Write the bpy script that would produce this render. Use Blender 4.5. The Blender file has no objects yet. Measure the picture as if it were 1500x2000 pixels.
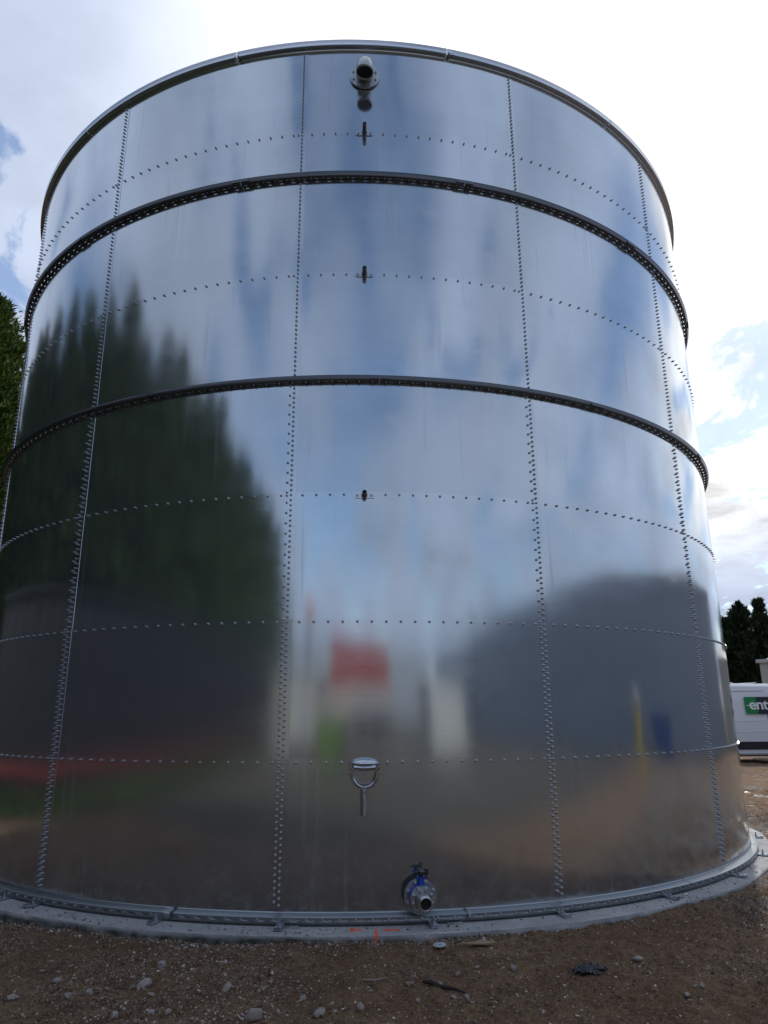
import bpy, math, random
import numpy as np
from mathutils import Matrix, Vector
from math import sin, cos, pi, radians as rad, atan2, hypot, sqrt

random.seed(7); RNG = np.random.default_rng(11)
S = bpy.context.scene
COL = S.collection

# ------------------------------------------------------------------ camera
R = 5.5                       # tank radius
cam_d = bpy.data.cameras.new('camera'); cam = bpy.data.objects.new('camera', cam_d); COL.objects.link(cam)
S.camera = cam
fw = Vector((0.03257687, 0.9629606, 0.26766702)); rt = Vector((0.99946415, -0.0322405, -0.00565283)); up = Vector((-0.00318627, -0.26770775, 0.96349489))
cam.matrix_world = Matrix(((rt.x, up.x, -fw.x, 0.0), (rt.y, up.y, -fw.y, -12.01974), (rt.z, up.z, -fw.z, 1.66675), (0, 0, 0, 1)))
cam_d.sensor_fit = 'VERTICAL'; cam_d.sensor_height = 24; cam_d.lens = 1383.667 / 2000 * 24
cam_d.clip_start = 0.05; cam_d.clip_end = 3000

# ------------------------------------------------------------------ sky and sun
SUN_AZ, SUN_EL = rad(27), rad(47)       # azimuth from +y towards +x
sun_dir = Vector((sin(SUN_AZ) * cos(SUN_EL), cos(SUN_AZ) * cos(SUN_EL), sin(SUN_EL)))
W = bpy.data.worlds.new('World'); S.world = W; W.use_nodes = True
nt = W.node_tree; nt.nodes.clear()
def N(t, **k):
    n = nt.nodes.new(t)
    for a, v in k.items():
        if hasattr(n, a): setattr(n, a, v)
        else: n.inputs[a.replace('_', ' ')].default_value = v
    return n
def L(a, b): nt.links.new(a, b)
def math_n(op, a, b=None, c=None, clamp=False):
    n = nt.nodes.new('ShaderNodeMath'); n.operation = op; n.use_clamp = clamp
    for i, v in enumerate((a, b, c)):
        if v is None: continue
        if isinstance(v, (int, float)): n.inputs[i].default_value = v
        else: L(v, n.inputs[i])
    return n.outputs[0]
def smooth(v, lo, hi):
    n = nt.nodes.new('ShaderNodeMapRange'); n.interpolation_type = 'SMOOTHSTEP'
    L(v, n.inputs[0]); n.inputs[1].default_value = lo; n.inputs[2].default_value = hi
    return n.outputs[0]
sky = nt.nodes.new('ShaderNodeTexSky'); sky.sky_type = 'NISHITA'; sky.sun_disc = False
sky.sun_elevation = SUN_EL; sky.sun_rotation = SUN_AZ; sky.dust_density = 0.6; sky.air_density = 1.0; sky.ozone_density = 1.2
bg_sky = nt.nodes.new('ShaderNodeBackground'); bg_sky.inputs[1].default_value = 0.15
hs = nt.nodes.new('ShaderNodeHueSaturation'); hs.inputs['Saturation'].default_value = 1.05
L(sky.outputs[0], hs.inputs['Color']); L(hs.outputs[0], bg_sky.inputs[0])
tc = nt.nodes.new('ShaderNodeTexCoord'); sep = nt.nodes.new('ShaderNodeSeparateXYZ'); L(tc.outputs['Generated'], sep.inputs[0])
zz = math_n('ADD', math_n('MAXIMUM', sep.outputs[2], 0.0), 0.16)
comb = nt.nodes.new('ShaderNodeCombineXYZ')
L(math_n('DIVIDE', sep.outputs[0], zz), comb.inputs[0]); L(math_n('DIVIDE', sep.outputs[1], zz), comb.inputs[1])
def noise(scale, detail, rough, dist, off, stretch=(1, 1, 1), rot=0.0):
    m = nt.nodes.new('ShaderNodeMapping'); m.inputs['Location'].default_value = off; m.inputs['Scale'].default_value = stretch
    m.inputs['Rotation'].default_value = (0, 0, rot)
    L(comb.outputs[0], m.inputs[0])
    n = nt.nodes.new('ShaderNodeTexNoise'); L(m.outputs[0], n.inputs[0])
    n.inputs['Scale'].default_value = scale; n.inputs['Detail'].default_value = detail
    n.inputs['Roughness'].default_value = rough; n.inputs['Distortion'].default_value = dist
    return n.outputs[0]
dot = nt.nodes.new('ShaderNodeVectorMath'); dot.operation = 'DOT_PRODUCT'; L(tc.outputs['Generated'], dot.inputs[0]); dot.inputs[1].default_value = sun_dir
lenxy = math_n('MAXIMUM', math_n('SQRT', math_n('ADD', math_n('MULTIPLY', sep.outputs[0], sep.outputs[0]), math_n('MULTIPLY', sep.outputs[1], sep.outputs[1]))), 0.001)
caz = math_n('DIVIDE', math_n('ADD', math_n('MULTIPLY', sep.outputs[0], sin(SUN_AZ)), math_n('MULTIPLY', sep.outputs[1], cos(SUN_AZ))), lenxy)
glow = math_n('MAXIMUM', smooth(dot.outputs['Value'], 0.80, 0.985), math_n('MULTIPLY', smooth(caz, 0.48, 0.99), smooth(sep.outputs[2], 0.11, 0.28)))
glow = math_n('MINIMUM', glow, 1.0)
wide = smooth(dot.outputs['Value'], -0.5, 0.8)
n1 = noise(0.95, 9, 0.54, 0.30, (31.7, 14.9, 0), (1.0, 0.75, 1), 0.5)
n2 = noise(2.2, 6, 0.55, 0.3, (8.3, 4.2, 2.0), (1.0, 0.8, 1), 0.5)
cover = math_n('ADD', n1, math_n('MULTIPLY', wide, 0.07)); cover = math_n('ADD', cover, math_n('MULTIPLY', math_n('SUBTRACT', 1.0, smooth(sep.outputs[2], 0.10, 0.45)), 0.10))
holes = smooth(noise(3.0, 7, 0.6, 0.4, (44.7, 63.4, 1.0), (1.0, 0.7, 1), 0.9), 0.545, 0.60)
mask = math_n('MULTIPLY', smooth(cover, 0.33, 0.60), math_n('SUBTRACT', 1.0, math_n('MULTIPLY', holes, 0.85)))
shade = smooth(n2, 0.30, 0.70)
tex = smooth(noise(2.6, 8, 0.6, 0.3, (17.3, 3.6, 4.0), (1.0, 0.7, 1), 0.7), 0.30, 0.56)
br = math_n('ADD', math_n('MULTIPLY', shade, 0.20), math_n('ADD', math_n('MULTIPLY', wide, 0.14), 0.44))
br = math_n('ADD', br, math_n('MULTIPLY', glow, math_n('ADD', math_n('MULTIPLY', tex, 0.70), 0.06)))
tint = nt.nodes.new('ShaderNodeMix'); tint.data_type = 'RGBA'
L(glow, tint.inputs[0]); tint.inputs[6].default_value = (0.82, 0.94, 1.20, 1); tint.inputs[7].default_value = (1, 1, 1, 1)
bg_c = nt.nodes.new('ShaderNodeBackground'); L(tint.outputs[2], bg_c.inputs[0]); L(br, bg_c.inputs[1])
mx = nt.nodes.new('ShaderNodeMixShader'); L(mask, mx.inputs[0]); L(bg_sky.outputs[0], mx.inputs[1]); L(bg_c.outputs[0], mx.inputs[2])
wo = nt.nodes.new('ShaderNodeOutputWorld'); L(mx.outputs[0], wo.inputs[0])

sd = bpy.data.lights.new('sun', 'SUN'); sun = bpy.data.objects.new('sun', sd); COL.objects.link(sun)
sd.energy = 2.6; sd.angle = rad(1.5); sd.color = (1.0, 0.95, 0.87)
sun.rotation_euler = (-sun_dir).to_track_quat('-Z', 'Y').to_euler(); sun.location = sun_dir * 60

S.view_settings.view_transform = 'Standard'; S.view_settings.look = 'None'
S.view_settings.gamma = 1; S.view_settings.use_curve_mapping = False; S.view_settings.exposure = 0.0

# ------------------------------------------------------------------ helpers
def tag(o, label=None, cat=None, group=None, kind=None):
    if label: o['label'] = label
    if cat: o['category'] = cat
    if group: o['group'] = group
    if kind: o['kind'] = kind
    return o
def empty(name, loc=(0, 0, 0), rz=0.0, **k):
    o = bpy.data.objects.new(name, None); COL.objects.link(o); o.location = loc; o.rotation_euler = (0, 0, rz)
    o.empty_display_size = 0.2
    return tag(o, **k)
def link(name, me, parent=None, loc=None, rz=None, mat=None):
    o = bpy.data.objects.new(name, me); COL.objects.link(o)
    if parent: o.parent = parent
    if loc is not None: o.location = loc
    if rz is not None: o.rotation_euler = (0, 0, rz)
    if mat is not None: o.matrix_local = mat
    return o
class MB:
    def __init__(s): s.v = []; s.f = []; s.sm = []
    def add(s, v, f, smooth=False, M=None):
        b = len(s.v)
        if M is not None: v = [tuple(M @ Vector(p)) for p in v]
        s.v += [tuple(p) for p in v]; s.f += [tuple(b + i for i in q) for q in f]; s.sm += [smooth] * len(f); return s
    def box(s, c, d, M=None, rot=None):
        x, y, z = (k / 2 for k in d)
        v = [(-x, -y, -z), (x, -y, -z), (x, y, -z), (-x, y, -z), (-x, -y, z), (x, -y, z), (x, y, z), (-x, y, z)]
        T = Matrix.Translation(c)
        if rot: T = T @ rot
        if M is not None: T = M @ T
        return s.add(v, [(0, 3, 2, 1), (4, 5, 6, 7), (0, 1, 5, 4), (1, 2, 6, 5), (2, 3, 7, 6), (3, 0, 4, 7)], False, T)
    def lathe(s, prof, n=16, M=None, smooth=True, cap0=True, cap1=True):
        v = []; f = []
        for (r, z) in prof:
            for i in range(n):
                a = 2 * pi * i / n; v.append((r * cos(a), r * sin(a), z))
        for k in range(len(prof) - 1):
            for i in range(n):
                j = (i + 1) % n; f.append((k * n + i, k * n + j, k * n + n + j, k * n + n + i))
        if cap0: f.append(tuple(reversed(range(n))))
        if cap1: f.append(tuple(range((len(prof) - 1) * n, len(prof) * n)))
        return s.add(v, f, smooth, M)
    def tube(s, pts, r, n=10, M=None, caps=True, radii=None):
        pts = [Vector(p) for p in pts]; v = []; f = []
        T0 = (pts[1] - pts[0]).normalized(); a = Vector((0, 0, 1)) if abs(T0.z) < .9 else Vector((1, 0, 0))
        u = T0.cross(a).normalized()
        for k, p in enumerate(pts):
            T = (pts[min(k + 1, len(pts) - 1)] - pts[max(k - 1, 0)]).normalized()
            u = (u - T * u.dot(T)).normalized(); w = T.cross(u); rr = radii[k] if radii else r
            for i in range(n):
                t = 2 * pi * i / n; v.append(p + (u * cos(t) + w * sin(t)) * rr)
        for k in range(len(pts) - 1):
            for i in range(n):
                j = (i + 1) % n; f.append((k * n + i, k * n + j, k * n + n + j, k * n + n + i))
        if caps: f.append(tuple(reversed(range(n)))); f.append(tuple(range((len(pts) - 1) * n, len(pts) * n)))
        return s.add(v, f, True, M)
    def mesh(s, name, mat, autos=40):
        me = bpy.data.meshes.new(name); me.from_pydata(s.v, [], s.f); me.update()
        me.polygons.foreach_set('use_smooth', s.sm)
        if any(s.sm) and autos:
            try: me.set_sharp_from_angle(angle=rad(autos))
            except Exception: pass
        me.materials.append(mat); return me
    def obj(s, name, mat, parent=None, loc=None, rz=None, autos=40):
        return link(name, s.mesh(name, mat, autos), parent, loc, rz)
def np_mesh(name, V, F, mat, smooth=False):
    me = bpy.data.meshes.new(name); V = np.asarray(V, np.float32); F = np.asarray(F, np.int32); k = F.shape[1]
    me.vertices.add(len(V)); me.vertices.foreach_set('co', V.ravel())
    me.loops.add(F.size); me.loops.foreach_set('vertex_index', F.ravel())
    me.polygons.add(len(F)); me.polygons.foreach_set('loop_start', np.arange(0, F.size, k, dtype=np.int32))
    try: me.polygons.foreach_set('loop_total', np.full(len(F), k, np.int32))
    except Exception: pass
    me.update(calc_edges=True); me.polygons.foreach_set('use_smooth', [smooth] * len(F)); me.materials.append(mat); me.validate()
    return me
def TM(theta_deg, r=R, z=0.0):
    """frame on the tank wall: local x tangential, local -y outward, z up"""
    t = rad(theta_deg); return Matrix.Translation((r * sin(t), -r * cos(t), z)) @ Matrix.Rotation(t, 4, 'Z')
OUT = Matrix.Rotation(rad(90), 4, 'X')       # lathe axis z -> -y (outward)

# vectorised value noise
_G = RNG.random((256, 256))
def vnoise(x, y, off=0):
    x = x + off * 17.3; y = y + off * 9.1
    xi = np.floor(x).astype(int); yi = np.floor(y).astype(int); fx = x - xi; fy = y - yi
    fx = fx * fx * (3 - 2 * fx); fy = fy * fy * (3 - 2 * fy)
    g = lambda a, b: _G[a & 255, b & 255]
    return (g(xi, yi) * (1 - fx) + g(xi + 1, yi) * fx) * (1 - fy) + (g(xi, yi + 1) * (1 - fx) + g(xi + 1, yi + 1) * fx) * fy
def fbm(x, y, sc, oc=4, off=0, gain=.5):
    t = 0; a = 1; n = 0
    for k in range(oc): t = t + a * (vnoise(x * sc, y * sc, off + k * 3.7) - .5); n += a; a *= gain; sc *= 2.03
    return t / n * 2

# ------------------------------------------------------------------ materials
def mat(name, base, rough=.5, metal=0.0, spec=.5, build=None):
    m = bpy.data.materials.new(name); m.use_nodes = True; t = m.node_tree; b = t.nodes['Principled BSDF']
    b.inputs['Base Color'].default_value = (*base, 1); b.inputs['Roughness'].default_value = rough; b.inputs['Metallic'].default_value = metal
    b.inputs['Specular IOR Level'].default_value = spec
    if build: build(t, b)
    return m
def nz(t, scale, detail=4, rough=.5, stretch=(1, 1, 1), off=(0, 0, 0), coord='Object', dist=0.0):
    c = t.nodes.new('ShaderNodeTexCoord'); mp = t.nodes.new('ShaderNodeMapping'); t.links.new(c.outputs[coord], mp.inputs[0])
    mp.inputs['Scale'].default_value = stretch; mp.inputs['Location'].default_value = off
    n = t.nodes.new('ShaderNodeTexNoise'); n.inputs['Scale'].default_value = scale; n.inputs['Detail'].default_value = detail
    n.inputs['Roughness'].default_value = rough; n.inputs['Distortion'].default_value = dist
    t.links.new(mp.outputs[0], n.inputs[0]); return n.outputs[0]
def ramp(t, v, stops):
    r = t.nodes.new('ShaderNodeValToRGB'); t.links.new(v, r.inputs[0]); e = r.color_ramp.elements
    while len(e) < len(stops): e.new(.5)
    for i, (p, c) in enumerate(stops):
        e[i].position = p; e[i].color = (*c, 1) if len(c) == 3 else c
    return r.outputs[0]
def mr(t, v, a, b, c, d, sm=False):
    n = t.nodes.new('ShaderNodeMapRange'); t.links.new(v, n.inputs[0])
    if sm: n.interpolation_type = 'SMOOTHSTEP'
    for i, k in enumerate((a, b, c, d)): n.inputs[i + 1].default_value = k
    return n.outputs[0]
def mixc(t, f, a, b, mode='MIX'):
    n = t.nodes.new('ShaderNodeMix'); n.data_type = 'RGBA'; n.blend_type = mode
    for i, v in ((0, f), (6, a), (7, b)):
        if isinstance(v, (int, float)): n.inputs[i].default_value = v
        elif isinstance(v, tuple): n.inputs[i].default_value = (*v, 1)
        else: t.links.new(v, n.inputs[i])
    return n.outputs[2]
def mth(t, op, a, b=0.0):
    n = t.nodes.new('ShaderNodeMath'); n.operation = op
    for i, v in ((0, a), (1, b)):
        if isinstance(v, (int, float)): n.inputs[i].default_value = v
        else: t.links.new(v, n.inputs[i])
    return n.outputs[0]
def bump(t, b, h, strength=.5, dist=.01):
    n = t.nodes.new('ShaderNodeBump'); n.inputs['Strength'].default_value = strength; n.inputs['Distance'].default_value = dist
    t.links.new(h, n.inputs['Height']); t.links.new(n.outputs[0], b.inputs['Normal'])

def steel_panel(t, b):
    oi = t.nodes.new('ShaderNodeObjectInfo')
    streak = nz(t, 5.0, 5, .6, (1, 1, .05))                 # vertical drawing marks
    brush = nz(t, 3.0, 3, .6, (1.5, 1.5, 90))               # fine rolling lines round the tank
    smear = nz(t, 1.1, 4, .6, (1, 1, 2.2), (4, 2, 1))
    cc = t.nodes.new('ShaderNodeTexCoord'); va = t.nodes.new('ShaderNodeVectorMath'); va.operation = 'ADD'; t.links.new(cc.outputs['Object'], va.inputs[0])
    cx = t.nodes.new('ShaderNodeCombineXYZ'); rv = mth(t, 'MULTIPLY', oi.outputs['Random'], 60.0); t.links.new(rv, cx.inputs[0]); t.links.new(rv, cx.inputs[2]); t.links.new(cx.outputs[0], va.inputs[1])
    bow = t.nodes.new('ShaderNodeTexNoise'); bow.inputs['Scale'].default_value = .9; bow.inputs['Detail'].default_value = 0.0; t.links.new(va.outputs[0], bow.inputs[0])
    scuff = t.nodes.new('ShaderNodeTexNoise'); scuff.inputs['Scale'].default_value = 2.2; scuff.inputs['Detail'].default_value = 7; scuff.inputs['Roughness'].default_value = .7; t.links.new(va.outputs[0], scuff.inputs[0])
    c = mixc(t, mr(t, smear, .3, .7, 0, 1), (.53, .59, .64), (.62, .68, .73))
    c = mixc(t, mr(t, streak, .35, .65, 0, .5), c, (.58, .62, .66))
    c = mixc(t, mr(t, oi.outputs['Random'], 0, 1, 0, .30), c, (.47, .50, .53)); c = mixc(t, mr(t, scuff.outputs[0], .60, .72, 0, .30), c, (.66, .68, .70))
    t.links.new(c, b.inputs['Base Color'])
    r = mth(t, 'ADD', mr(t, smear, .3, .75, .085, .14), mr(t, oi.outputs['Random'], 0, 1, -.015, .03))
    sp = t.nodes.new('ShaderNodeSeparateXYZ'); t.links.new(cc.outputs['Object'], sp.inputs[0])
    splash = mth(t, 'MULTIPLY', mr(t, sp.outputs[2], .75, .05, 0, 1), mr(t, nz(t, 11, 8, .8, off=(2, 2, 2)), .50, .66, 0, 1))
    drip = mth(t, 'MULTIPLY', mr(t, nz(t, 9, 3, .6, (1, 1, .035), (3, 3, 3)), .62, .74, 0, 1), mr(t, nz(t, .8, 3, .5, off=(8, 3, 1)), .45, .6, 0, 1))
    soilf = mth(t, 'ADD', mth(t, 'MULTIPLY', splash, .20), mth(t, 'MULTIPLY', drip, .13)); t.links.new(mth(t, 'SUBTRACT', .93, mth(t, 'MULTIPLY', soilf, .8)), b.inputs['Metallic'])
    c = mixc(t, soilf, c, (.20, .17, .14)); t.links.new(c, b.inputs['Base Color']); r = mth(t, 'ADD', r, mth(t, 'MULTIPLY', soilf, .5))
    r = mth(t, 'ADD', r, mr(t, brush, .4, .7, 0, .03)); r = mth(t, 'ADD', r, mr(t, scuff.outputs[0], .58, .72, 0, .06)); t.links.new(r, b.inputs['Roughness'])
    h = mth(t, 'ADD', mth(t, 'MULTIPLY', bow.outputs[0], 8.0), mth(t, 'ADD', mth(t, 'MULTIPLY', streak, .12), mth(t, 'MULTIPLY', brush, .05)))
    bump(t, b, h, .32, .004)
M_PANEL = mat('rolled_steel', (.55, .57, .59), .18, 1.0, build=steel_panel)
def galv(t, b):
    n = nz(t, 30, 4, .6); t.links.new(mixc(t, mr(t, n, .35, .65, 0, 1), (.36, .38, .39), (.55, .57, .58)), b.inputs['Base Color'])
    t.links.new(mr(t, n, .3, .7, .28, .46), b.inputs['Roughness'])
M_GALV = mat('galvanised_steel', (.5, .5, .5), .35, .9, build=galv)
M_DULL = mat('dull_galvanised_steel', (.36, .39, .42), .42, .85)
M_FOOT = mat('weathered_galvanised_foot', (.30, .325, .34), .36, .9)
M_STIFF = mat('dark_galvanised_steel', (.13, .135, .15), .38, .9)  # one even base colour, darker than the other galvanised parts
M_BOLT = mat('bolt_zinc', (.46, .47, .50), .34, .9)
M_STAIN = mat('stainless_tube', (.58, .59, .62), .16, 1.0)
M_RIMG = mat('bright_galvanised_rim', (.56, .60, .66), .26, .95)
M_BLACK = mat('black_void', (.008, .008, .009), .7)
M_RUBBER = mat('black_rubber', (.02, .02, .022), .6)
M_BLUE = mat('blue_enamel', (.01, .06, .42), .3)
M_COPPER = mat('stub_steel', (.22, .19, .19), .4, .9)

def concrete(t, b):
    n = nz(t, 2.0, 6, .65); f = nz(t, 45, 5, .7)
    c = mixc(t, mr(t, n, .35, .68, 0, 1), (.29, .295, .30), (.45, .45, .45))
    c = mixc(t, mr(t, f, .38, .72, 0, .45), c, (.17, .17, .165))
    tcn = t.nodes.new('ShaderNodeTexCoord'); sp = t.nodes.new('ShaderNodeSeparateXYZ'); t.links.new(tcn.outputs['Object'], sp.inputs[0])
    X, Y, Z = sp.outputs
    low = mr(t, Z, -.052, -.075, 0, 1)                      # damp, mossy side of the slab
    moss = mth(t, 'MULTIPLY', low, mr(t, nz(t, 6, 5, .7, off=(3, 3, 3)), .30, .6, .2, 1))
    c = mixc(t, moss, c, (.045, .05, .042))
    dirt = mr(t, nz(t, 4, 6, .7, off=(9, 1, 4)), .57, .70, 0, .55); c = mixc(t, dirt, c, (.16, .12, .09))
    def spot(cx, cy, rx, ry, nseed, thr):                   # sprayed marks, broken up by noise
        dx = mth(t, 'DIVIDE', mth(t, 'SUBTRACT', X, cx), rx); dy = mth(t, 'DIVIDE', mth(t, 'SUBTRACT', Y, cy), ry)
        d = mth(t, 'ADD', mth(t, 'POWER', mth(t, 'ABSOLUTE', dx), 3), mth(t, 'POWER', mth(t, 'ABSOLUTE', dy), 3))
        d = mth(t, 'ADD', d, mth(t, 'MULTIPLY', mth(t, 'SUBTRACT', nz(t, 38, 3, .7, off=(nseed, 0, 0)), .5), thr))
        return mr(t, d, .75, 1.0, 1, 0)
    for a in ((-.060, -5.67, .022, .06, 1, 2.8), (-.01, -5.66, .035, .03, 2, 7.0), (.130, -5.74, .014, .10, 3, 2.6), (.25, -5.68, .07, .03, 4, 9.0)):
        c = mixc(t, mth(t, 'MULTIPLY', spot(*a), .9), c, (.80, .10, .03))
    t.links.new(c, b.inputs['Base Color']); bump(t, b, mth(t, 'ADD', f, n), .5, .006)
M_CONC = mat('concrete', (.3, .3, .28), .85, build=concrete)

def soil(t, b):
    big = nz(t, .7, 5, .6, off=(2, 5, 0)); mid = nz(t, 4.5, 7, .65, off=(1, 1, 0)); fine = nz(t, 60, 6, .75)
    c = ramp(t, mid, [(.30, (.075, .044, .025)), (.44, (.185, .108, .056)), (.58, (.270, .170, .096)), (.74, (.36, .26, .17))])
    c = mixc(t, mr(t, big, .40, .62, 0, .7), c, (.165, .085, .040), 'MIX')
    grit = nz(t, 150, 4, .8, off=(4, 4, 4)); clod = nz(t, 16, 6, .7, off=(6, 2, 1))
    c = mixc(t, mr(t, clod, .52, .36, 0, .60), c, (.060, .036, .022))
    c = mixc(t, mr(t, fine, .48, .68, 0, .50), c, (.30, .215, .145))
    c = mixc(t, mr(t, fine, .50, .34, 0, .75), c, (.040, .026, .018))
    c = mixc(t, mr(t, grit, .60, .70, 0, .40), c, (.40, .33, .26))
    tcn = t.nodes.new('ShaderNodeTexCoord'); sp = t.nodes.new('ShaderNodeSeparateXYZ'); t.links.new(tcn.outputs['Object'], sp.inputs[0])
    X, Y, Z = sp.outputs
    # grey churned clods right of the slab
    g = mth(t, 'MULTIPLY', mr(t, X, 2.9, 3.9, 0, 1, True), mr(t, Y, 1.5, -.5, 0, 1, True))
    g = mth(t, 'MULTIPLY', g, mr(t, Y, -6.6, -5.2, 0, 1, True))
    g = mth(t, 'MULTIPLY', g, mr(t, nz(t, 1.6, 4, .6, off=(5, 5, 0)), .38, .55, 0, 1))
    c = mixc(t, mth(t, 'MULTIPLY', g, .75), c, (.17, .16, .15))
    # wet patches
    w = mth(t, 'MULTIPLY', mr(t, nz(t, 1.3, 4, .55, (1, 2.4, 1), (3, 8, 0)), .56, .62, 0, 1, True), mr(t, X, 5.0, 6.0, 0, 1, True))
    c = mixc(t, mth(t, 'MULTIPLY', w, .6), c, (.06, .05, .04))
    far = mr(t, nz(t, .25, 4, .6, off=(7, 3, 0)), .55, .66, 0, 1); far = mth(t, 'MULTIPLY', far, mr(t, Y, 6, 14, 0, 1))
    c = mixc(t, mth(t, 'MULTIPLY', far, .7), c, (.07, .085, .035))
    rear_tint = mth(t, 'MULTIPLY', mr(t, Y, -8.4, -10, 0, 1), mr(t, nz(t, .35, 4, .6, off=(1, 9, 0)), .30, .5, .7, 1)); c = mixc(t, mth(t, 'MULTIPLY', rear_tint, .85), c, (.065, .064, .050))  # soil colour mixed darker and greener towards and behind the camera
    t.links.new(c, b.inputs['Base Color'])
    r = mth(t, 'SUBTRACT', .92, mth(t, 'MULTIPLY', w, .72)); t.links.new(r, b.inputs['Roughness'])
    h = mth(t, 'ADD', mth(t, 'ADD', mth(t, 'MULTIPLY', mid, 2.0), mth(t, 'MULTIPLY', fine, .8)), mth(t, 'ADD', mth(t, 'MULTIPLY', clod, 1.4), mth(t, 'MULTIPLY', grit, .3))); h = mth(t, 'MULTIPLY', h, mth(t, 'SUBTRACT', 1, mth(t, 'MULTIPLY', w, .85)))
    bump(t, b, h, 1.0, .022)
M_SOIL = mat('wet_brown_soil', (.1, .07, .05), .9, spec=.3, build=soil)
def stone(t, b):
    oi = t.nodes.new('ShaderNodeObjectInfo'); n = nz(t, 22, 5, .65)
    c = ramp(t, n, [(.3, (.17, .15, .125)), (.5, (.34, .31, .28)), (.72, (.54, .52, .49))])
    c = mixc(t, mr(t, oi.outputs['Random'], 0, 1, 0, .5), c, (.26, .19, .15)); t.links.new(c, b.inputs['Base Color']); bump(t, b, n, .7, .01)
M_STONE = mat('pale_limestone', (.4, .38, .35), .85, build=stone)
def gravel(t, b):
    g = t.nodes.new('ShaderNodeNewGeometry')
    c = ramp(t, g.outputs['Random Per Island'], [(0, (.060, .036, .022)), (.48, (.17, .11, .07)), (.72, (.25, .19, .145)), (.90, (.40, .35, .30)), (1, (.58, .55, .51))]); t.links.new(c, b.inputs['Base Color'])
M_GRAVEL = mat('mixed_gravel', (.2, .2, .2), .9, build=gravel)
def leaf(name, dark, light, yel):
    def f(t, b):
        g = t.nodes.new('ShaderNodeNewGeometry'); n = nz(t, .9, 4, .6)
        c = ramp(t, g.outputs['Random Per Island'], [(0, dark), (.6, light), (1, yel)])
        c = mixc(t, mr(t, n, .4, .65, 0, .6), c, dark); t.links.new(c, b.inputs['Base Color'])
        b.inputs['Subsurface Weight'].default_value = 0
    return mat(name, light, .65, spec=.25, build=f)
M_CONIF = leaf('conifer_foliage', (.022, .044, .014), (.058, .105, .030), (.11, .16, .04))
M_CONIL = leaf('sunlit_conifer_foliage', (.04, .07, .016), (.11, .165, .03), (.22, .27, .055))  # brighter copy of the conifer colours, sunlight put into the leaf colour
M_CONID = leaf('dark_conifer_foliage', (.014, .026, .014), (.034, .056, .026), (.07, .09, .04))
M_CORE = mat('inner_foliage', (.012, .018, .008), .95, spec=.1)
M_BARK = mat('bark', (.07, .05, .035), .9)
M_GRASS = leaf('grass', (.02, .035, .01), (.045, .08, .02), (.08, .11, .03))
M_WHITE = mat('white_vehicle_paint', (.74, .76, .80), .22)
M_SEAM = mat('panel_gap', (.06, .065, .07), .6)
M_TRIM = mat('black_plastic_trim', (.018, .02, .026), .45)
M_GLASS = mat('dark_tinted_glass', (.012, .014, .016), .05)
M_RIM = mat('silver_rim', (.45, .45, .46), .35, .8)
M_RED = mat('red_paint', (.30, .045, .035), .5)
M_REDL = mat('red_lens', (.5, .02, .02), .2)
M_GREEN = mat('sign_green', (.0, .22, .055), .35)
M_NAVY = mat('sign_black', (.012, .014, .03), .35)
M_LETTER = mat('sign_white', (.8, .8, .82), .35)
def clad(a, bcol, sc=1.0):
    def f(t, b):
        n = nz(t, .8 * sc, 5, .6, (1, 1, .3)); t.links.new(mixc(t, mr(t, n, .35, .65, 0, 1), a, bcol), b.inputs['Base Color'])
    return f
M_CREAM = mat('cream_cladding', (.5, .47, .40), .6, build=clad((.36, .34, .31), (.46, .44, .40)))
M_GREYC = mat('grey_cladding', (.3, .31, .33), .5, build=clad((.26, .29, .33), (.33, .36, .40)))
M_PALE = mat('pale_paint', (.50, .50, .48), .5)
M_DARKC = mat('dark_cladding', (.04, .043, .05), .6, build=clad((.012, .013, .017), (.022, .024, .028)))
M_ROOFE = mat('roof_edge', (.45, .44, .43), .5)
M_YEL = mat('yellow_paint', (.55, .42, .04), .5)
M_BLUEP = mat('blue_skip_paint', (.03, .09, .30), .5)
M_LIME = mat('lime_green_paint', (.10, .20, .03), .6)
M_CARD = mat('wet_plywood', (.30, .21, .13), .8, build=lambda t, b: t.links.new(mixc(t, nz(t, 12, 4, .6, (1, 8, 1)), (.19, .13, .085), (.36, .26, .17)), b.inputs['Base Color']))
M_WOOD = mat('weathered_wood', (.22, .17, .13), .85, build=lambda t, b: t.links.new(mixc(t, nz(t, 8, 5, .7, (.4, 3, 3)), (.14, .10, .075), (.36, .29, .23)), b.inputs['Base Color']))
M_DWOOD = mat('dark_wet_wood', (.022, .016, .013), .7)
M_PLASTIC = mat('black_plastic_film', (.012, .014, .022), .28)
M_ZINC = mat('zinc_washer', (.50, .54, .56), .38, .55)

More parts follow.
